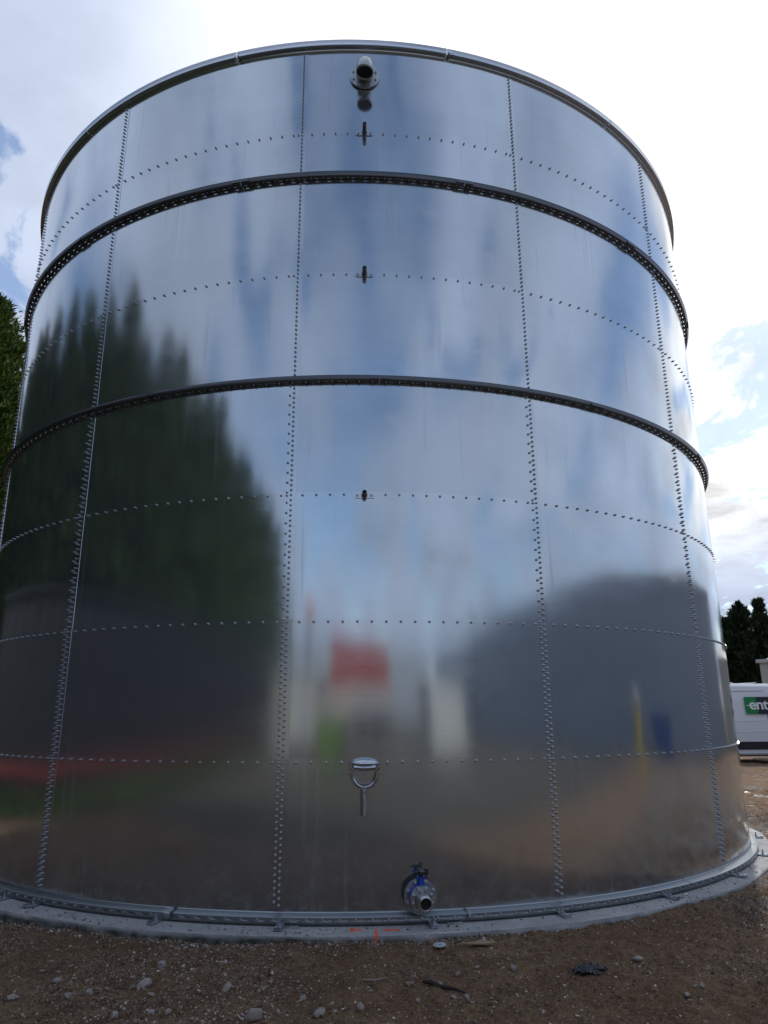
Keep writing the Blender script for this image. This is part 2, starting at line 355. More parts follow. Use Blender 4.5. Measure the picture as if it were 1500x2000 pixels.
# ------------------------------------------------------------------ ground
SLAB_Z, SLAB_R = -.035, 5.80
def ground_h(x, y, detail=True):
    r = np.hypot(x + .03, y)
    base = np.interp(x, [-8, -3, 0, 2, 5, 30], [-.14, -.118, -.086, -.075, -.055, -.12])
    near = np.exp(-((np.hypot(x - 1, y + 3)) / 14) ** 2)
    h = base + fbm(x, y, .12, 3, 5) * .16 * np.clip((np.hypot(x, y) - 7) / 12, 0, 1)
    h = h + fbm(x, y, .9, 4, 1) * .035 * np.clip((r - 5.9) / .6, .15, 1)
    h = h + (fbm(x, y, 5.5, 4, 2) * .024 + np.abs(fbm(x, y, 14, 4, 8)) * .026 - .006) * near
    h = h + np.maximum(fbm(x, y, 26, 3, 12, .7), 0) * .022 * near
    # churned clods right of the slab and beyond
    m = np.clip((x - 2.9) / .8, 0, 1) * np.clip((y + 6.3) / .8, 0, 1) * np.clip((2 - y) / 2, 0, 1) * np.clip((r - 5.86) / .2, 0, 1)
    h = h + m * (np.abs(fbm(x, y, 4.5, 5, 20, .65)) * .24 - .03)
    m2 = np.clip((x - 5) / 2, 0, 1) * np.clip((14 - y) / 4, 0, 1) * np.clip((y + 3) / 3, 0, 1)
    h = h + m2 * (np.abs(fbm(x, y, 2.2, 5, 30, .6)) * .10 - .02)
    # curved tyre rut in the right foreground
    rr = np.hypot(x - 2.35, (y + 8.05) * 1.0)
    for q, a in ((.90, .032), (1.05, -.042), (1.22, .030)):
        h = h + a * np.exp(-((rr - q) / .045) ** 2) * np.clip((x - 1.6) / .4, 0, 1)
    # left of the slab the soil has been pulled away from the edge, gravel fringe
    h = np.where(r < SLAB_R - .03, np.minimum(h, -.22), h)
    h = np.where(r < SLAB_R + .25, np.minimum(h, SLAB_Z - .012), h)
    return h
def axis(segs):
    out = [segs[0][0]]
    for a, b, st in segs:
        n = max(1, int(round((b - a) / st))); out += list(a + (b - a) * np.arange(1, n + 1) / n)
    return np.array(out)
ax = axis([(-900, -100, 100), (-100, -30, 10), (-30, -8, 1.0), (-8, -3.6, .12), (-3.6, 5.4, .016), (5.4, 9, .05), (9, 18, .25), (18, 40, 2), (40, 100, 10), (100, 900, 100)])
ay = axis([(-900, -100, 100), (-100, -30, 10), (-30, -11, 1.0), (-11, -8.1, .1), (-8.1, -5.4, .0125), (-5.4, -2.5, .03), (-2.5, 4, .06), (4, 16, .15), (16, 40, 2), (40, 100, 10), (100, 900, 100)])
GX, GY = np.meshgrid(ax, ay); GZ = ground_h(GX, GY)
nx, ny = len(ax), len(ay); idx = np.arange(nx * ny).reshape(ny, nx)
F = np.stack([idx[:-1, :-1], idx[:-1, 1:], idx[1:, 1:], idx[1:, :-1]], -1).reshape(-1, 4)
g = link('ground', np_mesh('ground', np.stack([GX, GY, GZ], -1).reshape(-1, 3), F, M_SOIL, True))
tag(g, 'wet brown soil churned with gravel around the steel tank', kind='structure')
def gh(x, y): return float(ground_h(np.array([float(x)]), np.array([float(y)]))[0])

# loose gravel (one mass)
def pebbles(name, n, xy, size, mat_, sink=.35):
    base = np.array([(-1, -1, -1), (1, -1, -1), (1, 1, -1), (-1, 1, -1), (-1, -1, 1), (1, -1, 1), (1, 1, 1), (-1, 1, 1)], float)
    fc = np.array([(0, 3, 2, 1), (4, 5, 6, 7), (0, 1, 5, 4), (1, 2, 6, 5), (2, 3, 7, 6), (3, 0, 4, 7)])
    n = len(xy); x, y = xy[:, 0], xy[:, 1]; z = ground_h(x, y); z = np.where(np.hypot(x + .03, y) < SLAB_R - .01, SLAB_Z - .001, z)
    B = base[None] * (0.55 + .45 * RNG.random((n, 8, 1))) + RNG.normal(0, .18, (n, 8, 3))
    B *= (size[:, None, None] / 2) * (np.array([1, 1, .62])[None, None] * (.7 + .6 * RNG.random((n, 1, 3))))
    a = RNG.random(n) * 2 * pi; c, s = np.cos(a)[:, None], np.sin(a)[:, None]
    tl = RNG.normal(0, .35, n)[:, None]
    X = B[:, :, 0] * c - B[:, :, 1] * s; Y = B[:, :, 0] * s + B[:, :, 1] * c; Z = B[:, :, 2] + tl * X
    V = np.stack([X + x[:, None], Y + y[:, None], Z + (z + size * .31 * (1 - 2 * sink) * .6)[:, None]], -1).reshape(-1, 3)
    Fq = (fc[None] + (np.arange(n) * 8)[:, None, None]).reshape(-1, 4)
    return link(name, np_mesh(name, V, Fq, mat_, False))
def scatter(n, x0, x1, y0, y1, thr, sc=1.1, off=50, rmin=SLAB_R + .02):
    P = np.stack([RNG.uniform(x0, x1, n), RNG.uniform(y0, y1, n)], -1)
    d = fbm(P[:, 0], P[:, 1], sc, 4, off) ; k = (np.hypot(P[:, 0] + .03, P[:, 1]) > rmin) & (d + RNG.normal(0, .16, n) > thr)
    return P[k]
P1 = scatter(120000, -3.4, 4.6, -8.3, -4.2, .22); P2 = scatter(70000, -3.4, 4.6, -8.3, -3.4, -1)
ang = RNG.uniform(rad(-42), rad(24), 5200); rr_ = SLAB_R + .02 + np.abs(RNG.normal(0, .05, 5200))
P3 = np.stack([rr_ * np.sin(ang) - .03, -rr_ * np.cos(ang)], -1)
a4 = RNG.normal(rad(7.6), rad(1.3), 900); r4 = SLAB_R - .02 + np.abs(RNG.normal(0, .09, 900)); P4 = np.stack([r4 * np.sin(a4) - .03, -r4 * np.cos(a4)], -1)
P5 = scatter(9000, 3.4, 8.5, -6, 8, -.1)
a6 = RNG.uniform(rad(-34), rad(62), 700); r6 = RNG.uniform(R + .12, SLAB_R, 700); P6 = np.stack([r6 * np.sin(a6) - .03, -r6 * np.cos(a6)], -1)
XY = np.concatenate([P1, P2, P3, P4, P6, P5])
sz = .005 + RNG.gamma(1.1, .0042, len(XY)); sz[:len(P1)] *= .85; sz[len(P1):len(P1) + len(P2)] *= .68; sz[-len(P5):] *= 1.7; sz = np.clip(sz, .004, .04)
tag(pebbles('gravel', len(XY), XY, sz, M_GRAVEL), 'small loose stones and grit scattered over the brown soil', 'gravel', kind='stuff')

# individual stones
def rock_mesh(seed, flat=.7, sharp=.25):
    import bmesh
    rng = np.random.default_rng(seed); bm = bmesh.new(); bmesh.ops.create_icosphere(bm, subdivisions=3, radius=.5)
    pl = [(Vector(rng.normal(0, 1, 3)).normalized(), rng.uniform(.26, .46)) for _ in range(11)]
    for v in bm.verts:
        p = v.co.copy()
        for nrm, d in pl:
            k = p.dot(nrm) - d
            if k > 0: p -= nrm * k
        p *= 1 + rng.normal(0, .018); v.co = Vector((p.x, p.y * .85, p.z * flat)) * 1.15
    me = bpy.data.meshes.new('stone'); bm.to_mesh(me); bm.free(); me.materials.append(M_STONE); return me
ROCKS = [rock_mesh(s, f) for s, f in ((1, .55), (2, .75), (3, .5), (4, .9), (5, .65), (6, .6))]
LIST = [(-1.40,-6.27,0.107),(-1.42,-6.61,0.127),(-1.33,-6.77,0.054),(-1.75,-6.70,0.064),(-1.85,-6.80,0.071),(-0.87,-6.67,0.091),(-1.46,-7.10,0.078),(-1.26,-7.02,0.067),(-1.15,-7.06,0.062),(-0.62,-7.14,0.143),(-1.36,-6.03,0.046),(-2.23,-6.73,0.104),(-2.06,-6.43,0.072),(0.32,-6.74,0.064),(0.37,-6.55,0.050),(0.67,-6.58,0.046),(0.36,-7.00,0.050),(0.59,-6.95,0.043),(0.66,-7.06,0.057),(1.06,-6.52,0.072),(0.82,-6.44,0.043),(0.53,-6.75,0.048),(2.04,-7.02,0.066),(1.97,-6.41,0.090),(1.77,-6.54,0.052),(-0.23,-7.16,0.097),(-0.17,-6.99,0.050),(-0.36,-6.85,0.067),(-0.49,-7.06,0.042),(-0.15,-7.09,0.042),(-0.56,-6.68,0.037),(0.01,-7.09,0.061),(0.07,-6.83,0.040),(-0.60,-6.53,0.042),(2.18,-6.94,0.050)]
SPECIAL = {9: 'largest pale wedge shaped stone at the bottom edge, left of the blocky one', 25: 'pale blocky stone standing at the bottom edge, right of the wedge shaped stone',
    1: 'flat pale slab of stone over a dark hollow in the left foreground', 0: 'flat pale stone in the gravel strip nearest the left of the concrete edge',
    18: 'pointed upright stone in the foreground below the dark stick', 5: 'long thin pale stone lying alone on bare soil left of the gravel patch',
    11: 'pale stone at the far left edge of the foreground', 23: 'pale flat stone just left above the crumpled black plastic', 26: 'small bluish white star shaped stone above the blocky stone',
    27: 'pale oblong stone lying alone above the star shaped stone', 19: 'rounded pale stone on dark soil right of the plywood scrap', 22: 'pale stone beside the tyre rut in the right foreground'}
SPECIAL.update({
    2: 'small stone tucked just below the flat slab over the hollow',
    3: 'rounded grey stone in the left foreground, right of a flat angular one',
    4: 'flat angular pale stone in the left foreground, left of the rounded grey one',
    6: 'pale stone at the bottom edge below the rounded grey one on the left',
    7: 'pale stone in the gravel patch at the bottom, left one of a touching pair',
    8: 'pale stone in the gravel patch at the bottom, right one of a touching pair',
    10: 'tiny pale stone nearest the concrete edge in the left foreground',
    12: 'pale stone on bare soil near the left edge above the flat angular one',
    13: 'pale blocky stone just left of the thick end of the dark stick',
    14: 'small pale stone above the blocky one left of the dark stick',
    15: 'small pale stone above the middle of the dark stick',
    16: 'pale stone lying alone below the thick end of the dark stick',
    17: 'small stone just below the thin end of the dark stick',
    20: 'tiny pale stone right of the dark stick, towards the plywood scrap',
    21: 'small stone touching the upper side of the dark stick',
    24: 'small pale stone just right of the crumpled black plastic',
    28: 'small brown stone just right above the large wedge shaped stone',
    29: 'small brown stone right behind the blocky stone at the bottom edge',
    30: 'tiny pale stone between the long thin stone and the oblong one',
    31: 'flat grey stone at the bottom edge right of the blocky stone',
    32: 'small pale stone left of the short pale twig',
    33: 'tiny stone at the edge of the pale gravel patch below the concrete',
    34: 'small stone at the far right of the foreground beyond the tyre rut',
})
for i, (x, y, s) in enumerate(LIST):
    s *= .86
    o = link('stone', ROCKS[i % 6]); o.scale = (s * random.uniform(.9, 1.15), s * random.uniform(.7, 1), s * random.uniform(.8, 1.1))
    o.rotation_euler = (random.uniform(-.25, .25), random.uniform(-.25, .25), random.uniform(0, 6.28)); o.location = (x, y, gh(x, y) + s * .16)
    if i == 18: o.rotation_euler = (0, 1.2, .3); o.location.z += .015
    tag(o, SPECIAL.get(i, 'small pale stone half sunk in the brown gravelly soil'), 'stone', 'pale stones lying on the foreground soil')

# ------------------------------------------------------------------ concrete slab
n = 720; prof = [(0, SLAB_Z), (4.0, SLAB_Z), (5.3, SLAB_Z), (5.7, SLAB_Z), (SLAB_R - .012, SLAB_Z), (SLAB_R, SLAB_Z - .01), (SLAB_R + .004, SLAB_Z - .05), (SLAB_R, -.30)]
V = []
for k, (r, z) in enumerate(prof):
    for i in range(n):
        a = 2 * pi * i / n; d = 0
        if k >= 4:
            d = float(fbm(np.array([a * 40.]), np.array([z * 40 + k]), 1.0, 3, 4)[0]) * (.008 if k < 6 else .018)
            th = math.degrees(a); d += .075 * math.exp(-((th - 16) / 7) ** 2) + .02 * math.sin(th * .35)
        V.append(((r + d) * sin(a) - .03, -(r + d) * cos(a), z + (d * .25 if k >= 4 else 0)))
Fq = [(k * n + i, k * n + (i + 1) % n, (k + 1) * n + (i + 1) % n, (k + 1) * n + i) for k in range(len(prof) - 1) for i in range(n)]
sl = link('concrete_base', np_mesh('concrete_base', V, [(a, d, c, b) for a, b, c, d in Fq], M_CONC, False))
tag(sl, 'round concrete slab with orange spray marks under the steel tank', 'slab', kind='structure')

# ------------------------------------------------------------------ tank
tank = empty('storage_tank', (0, 0, SLAB_Z + .02), label='tall round bolted steel storage tank with mirror finish panels and flanged outlets', cat='storage tank')
TZ = -(SLAB_Z + .02)       # children are given in world z: add TZ
DA = 360 / 14; A0 = -7.013; TH = 1.2190
tiers = [(i * TH, (i + 1) * TH) for i in range(7)] + [(7 * TH - .62, 0)]
levels = [0.0, 1.219, 2.438, 3.651, 4.858, 6.070, 7.290, 7.875, 9.10]
def add_world(me, name, parent, M=None):
    M = Matrix.Translation((0, 0, TZ)) @ (M if M else Matrix())
    return link(name, me, parent, mat=M)
# wall panels: each laps outside the next one to its right, each tier laps outside the one above
NS = 30; LAP = .52
for k in range(len(levels) - 1):
    z0, z1 = levels[k] + (-.018 if k == 0 else -.03), levels[k + 1] + .028
    V = []; F = []
    for lay, dr in ((0, 0.0), (1, -.004)):
        for j in range(2):
            for i in range(NS + 1):
                t = i / NS; th = rad(t * (DA + 1.2)); r = R + .0035 * t + (.0045 if j else 0.0) + dr
                V.append((r * sin(th), -r * cos(th), z1 if j else z0))
    n1_ = NS + 1
    for i in range(NS):
        F.append((i, i + 1, n1_ + i + 1, n1_ + i)); F.append((2 * n1_ + i + 1, 2 * n1_ + i, 3 * n1_ + i, 3 * n1_ + i + 1))
        F.append((n1_ + i, n1_ + i + 1, 3 * n1_ + i + 1, 3 * n1_ + i)); F.append((i + 1, i, 2 * n1_ + i, 2 * n1_ + i + 1))
    F.append((0, n1_, 3 * n1_, 2 * n1_)); F.append((n1_ - 1, 3 * n1_ - 1, 4 * n1_ - 1, 2 * n1_ - 1))
    me = np_mesh('wall_panel', V, F, M_PANEL, True)
    try: me.set_sharp_from_angle(angle=rad(30))
    except Exception: pass
    for j in range(14):
        a = A0 + DA * j - .68
        o = add_world(me, 'wall_panel', tank, Matrix.Rotation(rad(a), 4, 'Z'))

# bolts
mb = MB(); mb.lathe([(.0145, 0), (.0145, .003), (.0108, .0035), (.0108, .013), (.0070, .014), (.0070, .022), (.0035, .0245)], 8, OUT, True, False, True)
BOLT = mb.mesh('bolt', M_BOLT, 50)
spots = []          # theta, z, radius
for j in range(14):
    s = A0 + DA * j
    z = .10; k = 0
    while z < 9.02:
        hid = (4.80 < z < 4.87) or (7.24 < z < 7.31)
        if not hid:
            spots.append((s, z, R + .0045))
            if z < 2.45 or (z < 4.80 and k % 2 == 0): spots.append((s - .425, z + .0254, R + .004))
        z += .0508; k += 1
    for lv in (1.219, 2.438, 3.651, 6.070, 7.875):
        for q in range(18):
            th = s + 1.17 + 1.385 * q
            if lv > 3 and j == 0 and q in (4, 5): continue
            if j == 0 and lv == 1.219 and q in (4, 5): continue
            spots.append((th, lv, R + .0045))
        spots.append((s - .42, lv, R + .0045))
def bolt_pos(b): t = rad(b[0]); return Vector((b[2] * sin(t), -b[2] * cos(t), b[1]))
cpos = Vector((0, -12.02, 1.667))
def seen_size(b):
    p = bolt_pos(b); d = (cpos - p); nrm = Vector((sin(rad(b[0])), -cos(rad(b[0])), 0)); c = d.normalized().dot(nrm)
    return -1 if c < .12 else (c ** .3) / d.length
spots.sort(key=lambda b: -seen_size(b))
for b in spots[:300]: add_world(BOLT, 'bolt', tank, TM(b[0], b[2], b[1]))
bv = np.empty(len(BOLT.vertices) * 3); BOLT.vertices.foreach_get('co', bv); bv = bv.reshape(-1, 3)
fl = [tuple(p.vertices) for p in BOLT.polygons if len(p.vertices) == 4]
fl += [(c[0], c[1], c[2], c[3]) for c in [tuple(p.vertices) for p in BOLT.polygons if len(p.vertices) == 8]] + [(c[0], c[3], c[4], c[7]) for c in [tuple(p.vertices) for p in BOLT.polygons if len(p.vertices) == 8]] + [(c[4], c[5], c[6], c[7]) for c in [tuple(p.vertices) for p in BOLT.polygons if len(p.vertices) == 8]]
rest = np.array([(rad(b[0]), b[1], b[2]) for b in spots[300:]])
ct, st = np.cos(rest[:, 0])[:, None], np.sin(rest[:, 0])[:, None]
bx_ = bv[None, :, 0]; by_ = bv[None, :, 1]; bz_ = bv[None, :, 2]
X = bx_ * ct - by_ * st + rest[:, 2][:, None] * st; Y = bx_ * st + by_ * ct - rest[:, 2][:, None] * ct; Z = bz_ + rest[:, 1][:, None]
FB = (np.array(fl)[None] + (np.arange(len(rest)) * len(bv))[:, None, None]).reshape(-1, 4)
o = add_world(np_mesh('bolt_rows', np.stack([X, Y, Z], -1).reshape(-1, 3), FB, M_BOLT, False), 'bolt_rows', tank); tag(o, kind='stuff')

# swept ring pieces (profile of strips, one strip may be perforated)
def ring_piece(a0, a1, strips, name, material, pitch=1.385, thick=.004, phase=0.0, slot=(.34, .74), win=(.30, .66)):
    """strips: list of ((r,z),(r,z),perforated)"""
    import bmesh
    bm = bmesh.new(); cuts = []
    k = math.ceil((a0 - phase) / pitch) - 1
    while phase + k * pitch < a1:
        for fr in slot: cuts.append(phase + (k + fr) * pitch)
        k += 1
    ths = sorted([a0, a1] + [c for c in cuts if a0 + .02 < c < a1 - .02])
    for (p, q, perf) in strips:
        rows = [(0, 0), (1, 1)] if not perf else [(0, 0), (win[0],) * 2, (win[1],) * 2, (1, 1)]
        rows = [t[0] for t in rows]; grid = []
        for th in ths:
            t = rad(th); grid.append([bm.verts.new(((p[0] + (q[0] - p[0]) * u) * sin(t), -(p[0] + (q[0] - p[0]) * u) * cos(t), p[1] + (q[1] - p[1]) * u)) for u in rows])
        for i in range(len(ths) - 1):
            mid = (ths[i] + ths[i + 1]) / 2; fr = ((mid - phase) / pitch) % 1
            for j in range(len(rows) - 1):
                if perf and j == 1 and slot[0] < fr < slot[1]: continue
                bm.faces.new((grid[i][j], grid[i][j + 1], grid[i + 1][j + 1], grid[i + 1][j]))
    bmesh.ops.remove_doubles(bm, verts=bm.verts, dist=.0004)
    me = bpy.data.meshes.new(name); bm.to_mesh(me); bm.free(); me.materials.append(material)
    for pz in me.polygons: pz.use_smooth = True
    me.set_sharp_from_angle(angle=rad(30))
    return me
def thicken(o, t=.004):
    m = o.modifiers.new('thickness', 'SOLIDIFY'); m.thickness = t; m.offset = 0; return o
PH = A0 + 1.17
def ring(name, zc, off, prof, win=(.20, .40), slot=(.38, .66), every=DA, m=None):
    for j in range(14):
        a = off + every * j
        o = thicken(add_world(ring_piece(a + .02, a + every - .02, prof, name, m or M_GALV, phase=PH, win=win, slot=slot), name, tank))
for zc, off in ((4.828, 1.9), (7.262, -13.9)):
    pr = [((R + .007, zc + .03), (R + .010, zc), False), ((R + .010, zc), (R + .068, zc + .002), True), ((R + .068, zc + .002), (R + .088, zc + .044), False)]
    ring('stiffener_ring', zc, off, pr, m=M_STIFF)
zc = 9.075
ring('rim_angle', zc, 10.3, [((R + .007, zc - .03), (R + .008, zc), False), ((R + .008, zc), (R + .062, zc), False), ((R + .062, zc), (R + .063, zc + .074), False)], m=M_RIMG)
ring('foot_ring', 0, 9.16 - DA, [((R + .006, .056), (R + .009, .044), False), ((R + .009, .044), (R + .074, .033), False), ((R + .074, .033), (R + .080, .029), False), ((R + .080, .029), (R + .080, -.022), True), ((R + .071, .029), (R + .072, -.022), False)], (.28, .46), (.20, .58), m=M_FOOT)
# bolts on the foot ring and through the stiffener webs
mb = MB(); n_ = 0; mbs = MB()
HEX = MB(); HEX.lathe([(.013, 0), (.013, .010), (.006, .011), (.006, .020)], 6, OUT, False, False, True); HEXM = HEX.mesh('foot_bolt', M_BOLT)
for q in range(-32, 46):
    add_world(HEXM, 'foot_bolt', tank, TM(PH + 1.385 * q, R + .081, .012))
for zc in (4.828, 7.262):
    for q in range(-70, 80):
        M = TM(PH + 1.385 * q + .1, R + .046, zc - .002) @ Matrix.Rotation(pi, 4, 'X')
        mbs.lathe([(.009, 0), (.009, .007), (.005, .008), (.005, .016)], 6, M, False, False, True)
o = mbs.obj('stiffener_bolts', M_BOLT, tank, (0, 0, TZ)); tag(o, kind='stuff')
# splice plates at the ring joints
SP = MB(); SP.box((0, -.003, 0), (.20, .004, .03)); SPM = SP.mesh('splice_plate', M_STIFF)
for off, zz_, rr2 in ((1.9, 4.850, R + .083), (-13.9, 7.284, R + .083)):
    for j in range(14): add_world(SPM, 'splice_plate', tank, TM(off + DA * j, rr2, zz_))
# anchors
AB = MB(); AB.box((0, -.060, .012), (.062, .15, .016)); AB.box((0, .010, .028), (.062, .008, .042)); AB.box((0, -.115, .022), (.050, .04, .010))
ABM = AB.mesh('anchor_bracket', M_RIMG)
AN = MB(); AN.lathe([(.017, .009), (.017, .012), (.013, .012), (.013, .024), (.0075, .025), (.0075, .058)], 8, Matrix.Translation((0, -.050, .012)), False, False, True); ANM = AN.mesh('anchor_bolt', M_BOLT)
ths = [-31.6, -17.5, -6.58, 6.1, 17.8, 30.6, 44.2, 57.8] + [57.8 + 13.3 * k for k in range(1, 21)]
for th in ths:
    b = add_world(ABM, 'anchor_bracket', tank, TM(th, R + .086, SLAB_Z + .003)); link('anchor_bolt', ANM, b)

# top flanged elbow outlet
def flange(mbf, r, rin, th, nb, br, M, bolt_out=.02):
    mbf.lathe([(rin, 0), (r, 0), (r, th), (rin, th)], 40, M, True, False, False)
    return [(br * cos(2 * pi * (i + .5) / nb), br * sin(2 * pi * (i + .5) / nb)) for i in range(nb)]
e = empty('elbow_outlet'); e.parent = tank; e.matrix_local = Matrix.Translation((0, 0, TZ)) @ TM(.27, R, 8.66)
m_ = MB(); pts = flange(m_, .172, .07, .02, 8, .135, Matrix.Translation((0, -.012, 0)) @ OUT); m_.obj('flange', M_GALV, e, autos=35)
for (bx1, bz1) in pts: link('flange_bolt', HEXM, e, (bx1, -.032, bz1))
path = [(0, -.02, 0), (0, -.10, 0)] + [(0, -.10 - .13 * sin(a), -.13 + .13 * cos(a)) for a in [i * pi / 16 for i in range(1, 9)]] + [(0, -.23, -.17)]
m_ = MB(); m_.tube(path, .094, 28, caps=False); m_.tube([(0, -.23, -.17), (0, -.23, -.13)], .088, 28, caps=False); o = m_.obj('elbow_pipe', M_GALV, e); thicken(o, .004)
m_ = MB(); m_.lathe([(.087, 0), (.087, .003)], 28, Matrix.Translation((0, -.23, -.155))); m_.obj('pipe_bore', M_BLACK, e)
# three sensor stubs
for th, z, ln in ((.27, 7.872, .15), (.30, 6.066, .13), (.34, 3.640, .12)):
    e = empty('pipe_stub'); e.parent = tank; e.matrix_local = Matrix.Translation((0, 0, TZ)) @ TM(th, R + .006, z)
    m_ = MB(); st_ = []
    for sx in (1, -1):
        for i in range(9):
            a = -pi / 2 + pi * i / 8; st_.append((sx * (.072 + .028 * cos(a)), -sx * .0 - 0, sx * .028 * sin(a)))
    nn = len(st_); vv = [(p[0], -.001, p[2]) for p in st_] + [(p[0], -.009, p[2]) for p in st_]
    m_.add(vv, [tuple(range(nn, 2 * nn)), tuple(reversed(range(nn)))] + [(i, (i + 1) % nn, nn + (i + 1) % nn, nn + i) for i in range(nn)])
    m_.obj('base_plate', M_STAIN, e)
    for sx in (-.068, .068): link('plate_bolt', HEXM, e, (sx, -.009, 0))
    m_ = MB(); m_.tube([(0, -.009, 0), (0, -ln, 0)], .021, 14, caps=False); m_.lathe([(.029, .0), (.029, .03)], 6, Matrix.Translation((0, -.009, 0)) @ OUT, False); thicken(m_.obj('stub_tube', M_COPPER, e), .003)
    m_ = MB(); m_.lathe([(.0195, 0), (.0195, .002)], 14, Matrix.Translation((0, -ln + .012, 0)) @ OUT); m_.obj('tube_bore', M_BLACK, e)
# clamped inspection port
e = empty('clamped_port'); e.parent = tank; e.matrix_local = Matrix.Translation((0, 0, TZ)) @ TM(.40, R + .004, 1.18)
m_ = MB(); v = []; f = []; nu, nv = 28, 8
for j in range(nv + 1):
    for i in range(nu):
        a = 2 * pi * i / nu; p = (pi / 2) * j / nv; rk = 1 + .04 * sin(3 * a) * sin(2 * p)
        v.append((.105 * cos(a) * cos(p) * rk, -.055 + .062 * sin(a) * cos(p) * rk, .045 + .030 * sin(p)))
for j in range(nv):
    for i in range(nu): f.append((j * nu + i, j * nu + (i + 1) % nu, (j + 1) * nu + (i + 1) % nu, (j + 1) * nu + i))
m_.add(v, f, True); m_.tube([(-.112, -.055, .036)] + [(.112 * cos(pi - pi * i / 10) , -.055 - .068 * sin(pi * i / 10), .036) for i in range(1, 10)] + [(.112, -.055, .036)], .013, 10)
m_.obj('domed_lid', M_STAIN, e)
m_ = MB(); m_.tube([(-.098, -.095, .008), (-.09, -.10, .006), (0, -.105, 0), (.09, -.10, .006), (.098, -.095, .008)], .02, 12, radii=[.010, .020, .024, .020, .010]); m_.lathe([(.009, 0), (.009, .014)], 6, Matrix.Translation((0, -.127, 0)) @ OUT, False); m_.obj('cross_bar', M_STAIN, e)
for dy, rr3, k_ in ((-.06, .118, .0095), (-.105, .104, .009)):
    m_ = MB(); m_.tube([(rr3 * cos(a), dy, -.035 + (rr3 + .015) * sin(a)) for a in [pi + pi * i / 20 for i in range(21)]], k_, 10); m_.obj('clamp_band', M_STAIN, e)
for sx in (-1, 1):
    m_ = MB(); m_.box((sx * .118, -.08, .012), (.026, .05, .016)); m_.box((sx * .118, -.08, -.030), (.030, .055, .018)); m_.lathe([(.008, -.055), (.008, .04)], 8, Matrix.Translation((sx * .124, -.085, 0)), False)
    m_.lathe([(.015, .022), (.015, .036)], 6, Matrix.Translation((sx * .124, -.085, 0)), False); m_.lathe([(.015, -.052), (.015, -.039)], 6, Matrix.Translation((sx * .124, -.085, 0)), False); m_.obj('clamp_lug', M_STAIN, e)
m_ = MB(); m_.tube([(-.006, -.085, -.168), (-.006, -.083, -.38)], .028, 14); m_.obj('drain_tube', M_GALV, e)
m_ = MB(); m_.box((-.006, -.04, -.33), (.02, .08, .012)); m_.box((-.006, -.04, -.20), (.02, .08, .012)); m_.obj('tube_clip', M_STAIN, e)
# low outlet valve
e = empty('outlet_valve'); e.parent = tank; e.matrix_local = Matrix.Translation((0, 0, TZ)) @ TM(5.1, R, .182)
m_ = MB(); m_.tube([(0, .0, 0), (0, -.12, 0)], .07, 24); m_.obj('neck_pipe', M_GALV, e)
m_ = MB(); pts = flange(m_, .136, .03, .018, 8, .112, Matrix.Translation((0, -.095, 0)) @ OUT); m_.obj('rear_flange', M_DULL, e, autos=35)
m_ = MB(); m_.lathe([(.1385, 0), (.1385, .004)], 40, Matrix.Translation((0, -.088, 0)) @ OUT); m_.obj('gasket', M_RUBBER, e)
for p in pts: link('rear_bolt', HEXM, e, (p[0], -.113, p[1])).scale = (1.35, 1.35, 1.35)
m_ = MB(); m_.lathe([(.082, .0), (.098, .01), (.098, .042), (.082, .052)], 32, Matrix.Translation((0, -.116, 0)) @ OUT); m_.tube([(0, -.142, .08), (0, -.142, .155)], .026, 16, radii=[.032, .024]); m_.box((0, -.142, .15), (.062, .05, .016)); m_.obj('valve_body', M_BLUE, e)
m_ = MB(); m_.lathe([(.02, 0), (.02, .02)], 12, Matrix.Translation((0, -.142, .158))); m_.box((.016, -.155, .186), (.055, .07, .022)); m_.box((-.030, -.142, .178), (.035, .012, .022)); m_.box((.045, -.145, .192), (.022, .05, .05)); m_.obj('valve_handle', M_TRIM, e)
m_ = MB(); pts = flange(m_, .099, .04, .016, 8, .080, Matrix.Translation((0, -.190, 0)) @ OUT); m_.obj('front_flange', M_GALV, e, autos=35)
for p in pts: link('front_bolt', HEXM, e, (p[0], -.206, p[1])).scale = (1.35, 1.35, 1.35)
m_ = MB(); m_.tube([(0, -.206, 0), (0, -.37, 0)], .050, 28, caps=False, radii=[.056, .047]); m_.lathe([(.060, .0), (.056, .03)], 20, Matrix.Translation((0, -.206, 0)) @ OUT); thicken(m_.obj('outlet_pipe', M_GALV, e), .004)
m_ = MB(); m_.lathe([(.045, 0), (.045, .002)], 28, Matrix.Translation((0, -.335, 0)) @ OUT); m_.obj('pipe_bore', M_BLACK, e)

# ------------------------------------------------------------------ small things on the slab and soil
def shim(th, r, w, lab):
    m_ = MB(); m_.box((0, 0, .007), (w, .035, .014)); o = m_.obj('steel_shim', M_GALV, None, (r * sin(rad(th)), -r * cos(rad(th)), SLAB_Z + .001), rad(th + 2)); tag(o, lab, 'shim', 'flat steel shims under the tank foot')
shim(-5.7, 5.615, .13, 'flat steel shim on the concrete just right of the bracket under the left bolt seam'); shim(8.0, 5.61, .13, 'flat steel shim on the concrete just right of the bracket below the outlet pipe')
m_ = MB(); m_.lathe([(.009, 0), (.050, 0), (.050, .004), (.009, .004), (.009, 0)], 40, None, False, False, False)
o = m_.obj('washer_disc', M_ZINC, None, (.61, -5.96, gh(.61, -5.96) + .012)); o.rotation_euler = (.06, -.05, 0); tag(o, 'pale round metal washer disc lying on the soil below the outlet pipe', 'washer')
m_ = MB(); v = [(-.16, .0, 0), (-.05, -.022, 0), (.075, -.026, 0), (.145, .012, .004), (.07, .03, .004), (.01, .045, .004), (-.05, .012, .002)]
